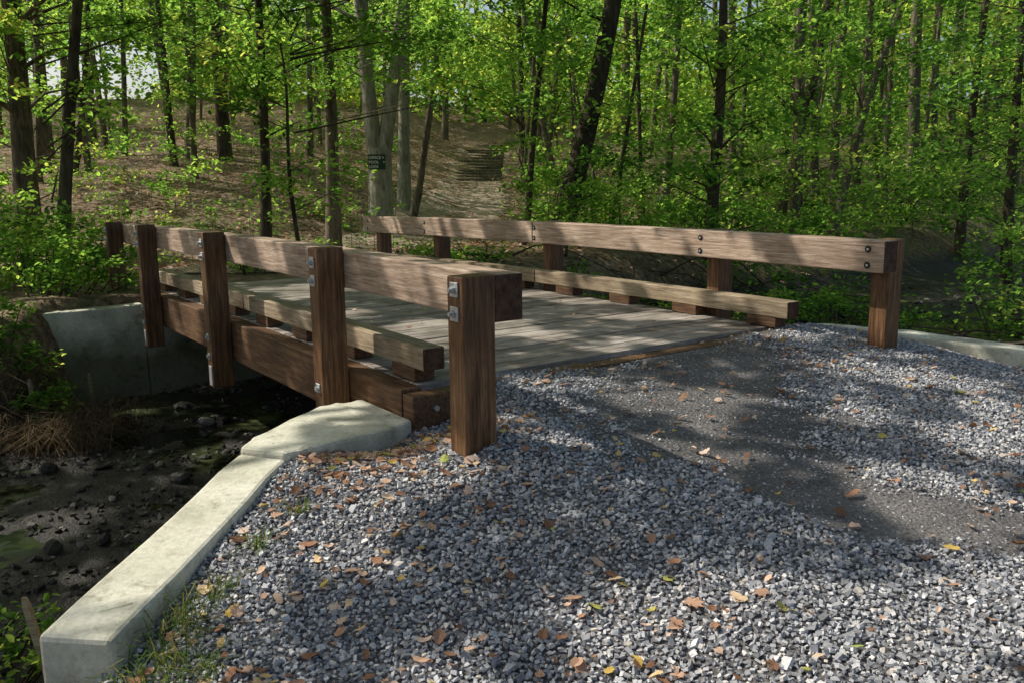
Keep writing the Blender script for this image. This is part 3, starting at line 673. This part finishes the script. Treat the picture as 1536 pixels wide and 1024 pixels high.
np_mesh('dirt_path',V,F,[pm],smooth=True)
steps=empty('log_steps')
sb=Box(); st_=Box(); yy=34.4; zz=H1(-1.35,yy)+.02
for i in range(13):
    for BX,(ya,yb,za,zb) in ((sb,(yy,yy+.16,zz-.25,zz+.10)),(st_,(yy+.16,yy+.95,zz-.3,zz+.09))):
        b0=len(BX.V); h=1.0 if BX is sb else .93
        for (sx,sy2,sz2) in ((-1,ya,za),(1,ya,za),(1,yb,za),(-1,yb,za),(-1,ya,zb),(1,ya,zb),(1,yb,zb),(-1,yb,zb)): BX.V.append((-1.36+.008*i+sx*h,sy2,sz2))
        for f in CF: BX.F.append(tuple(int(q)+b0 for q in f))
    yy+=.85; zz=max(zz+.13,H1(-1.35,yy)+.03)
sb.make('log_risers',M['bark'],steps,.03); st_.make('treads',pm,steps,.01)
# ---------------------------------------------------------------- sign on the forked tree
sign=empty('trail_sign'); sign.location=(xf+.02,Yf-.40,1.92)
b=B('sign_green'); n_=b.noise(b.co(),8,3); sgm=b.pbr(b.ramp(n_,[(.3,(.008,.035,.025)),(.7,(.018,.06,.042))]),.5)
b=B('sign_white_paint'); wpm=b.pbr((.8,.8,.76),.6)
s_=Box(); s_.V=[tuple(p*np.array([.24,.012,.20])) for p in CUBE]; s_.F=[tuple(int(q) for q in f) for f in CF]; s_.make('board',sgm,sign,.004)
for i,tx_ in enumerate(('OFFICE >','POOL    >','LOGS')):
    cu_=bpy.data.curves.new('lettering_%d'%i,'FONT'); cu_.body=tx_; cu_.size=.105; cu_.extrude=.002; cu_.offset=.001; cu_.materials.append(wpm)
    o=link(bpy.data.objects.new('lettering_%d'%i,cu_)); o.parent=sign; o.rotation_euler=(math.pi/2,0,0); o.location=(-.22,-.016,.08-.12*i)
# ---------------------------------------------------------------- stakes, sticks, rock
def stake(name,x,y,h,w,lean):
    z0=H1(x,y)-.15
    V=[];F=[]
    for t,s in ((0,1),(.5,.97),(.93,.93),(1,.6)):
        for dx,dy in ((-1,-1),(1,-1),(1,1),(-1,1)): V.append((x+lean[0]*t+dx*w*s/2,y+lean[1]*t+dy*w*s/2,z0+(h+.15)*t+rng.uniform(-.004,.004)))
    for i in range(3):
        for k in range(4): F.append((4*i+k,4*i+(k+1)%4,4*i+4+(k+1)%4,4*i+4+k))
    F.append((12,13,14,15)); F.append((3,2,1,0)); return np_mesh(name,V,F,[M['curb']])
stake('wooden_stake',-2.23,3.75,.50,.032,(-.13,.02))
stake('wooden_stake',-4.85,9.5,.42,.035,(-.03,0)); stake('wooden_stake',-4.95,8.5,.4,.035,(-.06,.03))
t=Tree('fallen_branches',M['barkd'])
for i in range(80):
    u0=rng.uniform(5,12.5);v0=rng.uniform(7,16); X_,Y_=W(u0,v0); a=rng.random()*6.28;L=rng.uniform(.5,2.2); z0=H1(X_,Y_)+.05
    X2,Y2=X_+math.cos(a)*L,Y_+math.sin(a)*L; z2=max(H1(X2,Y2),z0-.4)+rng.uniform(.02,.45)
    t.tube([(X_,Y_,z0),((X_+X2)/2+.1,(Y_+Y2)/2,(z0+z2)/2+.08),(X2,Y2,z2)],[rng.uniform(.012,.035),.014,.006],6,0)
t.build()
o=stones('white_rock',np.array([[-4.05,8.1,H1(-4.05,8.1)+.05]]),np.array([.07]),M['conc'],.3,.6,.25); o.modifiers.new('s','SUBSURF').levels=2

# ---------------------------------------------------------------- light, world, camera
w=bpy.data.worlds.new('World'); scene.world=w; w.use_nodes=True; nt=w.node_tree; bg=nt.nodes['Background']
sky=nt.nodes.new('ShaderNodeTexSky'); sky.sky_type='NISHITA'; sky.sun_disc=False; sky.sun_elevation=EL; sky.sun_rotation=math.atan2(SD[0],SD[1]); sky.air_density=1.0; sky.dust_density=4.0; sky.ozone_density=.5
nt.links.new(sky.outputs[0],bg.inputs[0]); bg.inputs[1].default_value=.15
sl=bpy.data.lights.new('sun','SUN'); sl.energy=5; sl.angle=math.radians(.53); sl.color=(1,.94,.84)
so=link(bpy.data.objects.new('sun',sl)); so.rotation_euler=Vector(SD).to_track_quat('Z','Y').to_euler()
cam=bpy.data.cameras.new('camera'); cam.sensor_width=36; cam.lens=36*1264/1536; cam.clip_end=600; cam.clip_start=.05
co_=link(bpy.data.objects.new('camera',cam)); co_.matrix_world=Matrix.Translation((0,0,EYE))@Matrix.Rotation(math.pi/2-.181,4,'X')@Matrix.Rotation(-.011,4,'Z')
scene.camera=co_
scene.view_settings.view_transform='Standard'; scene.view_settings.look='None'; scene.view_settings.exposure=0
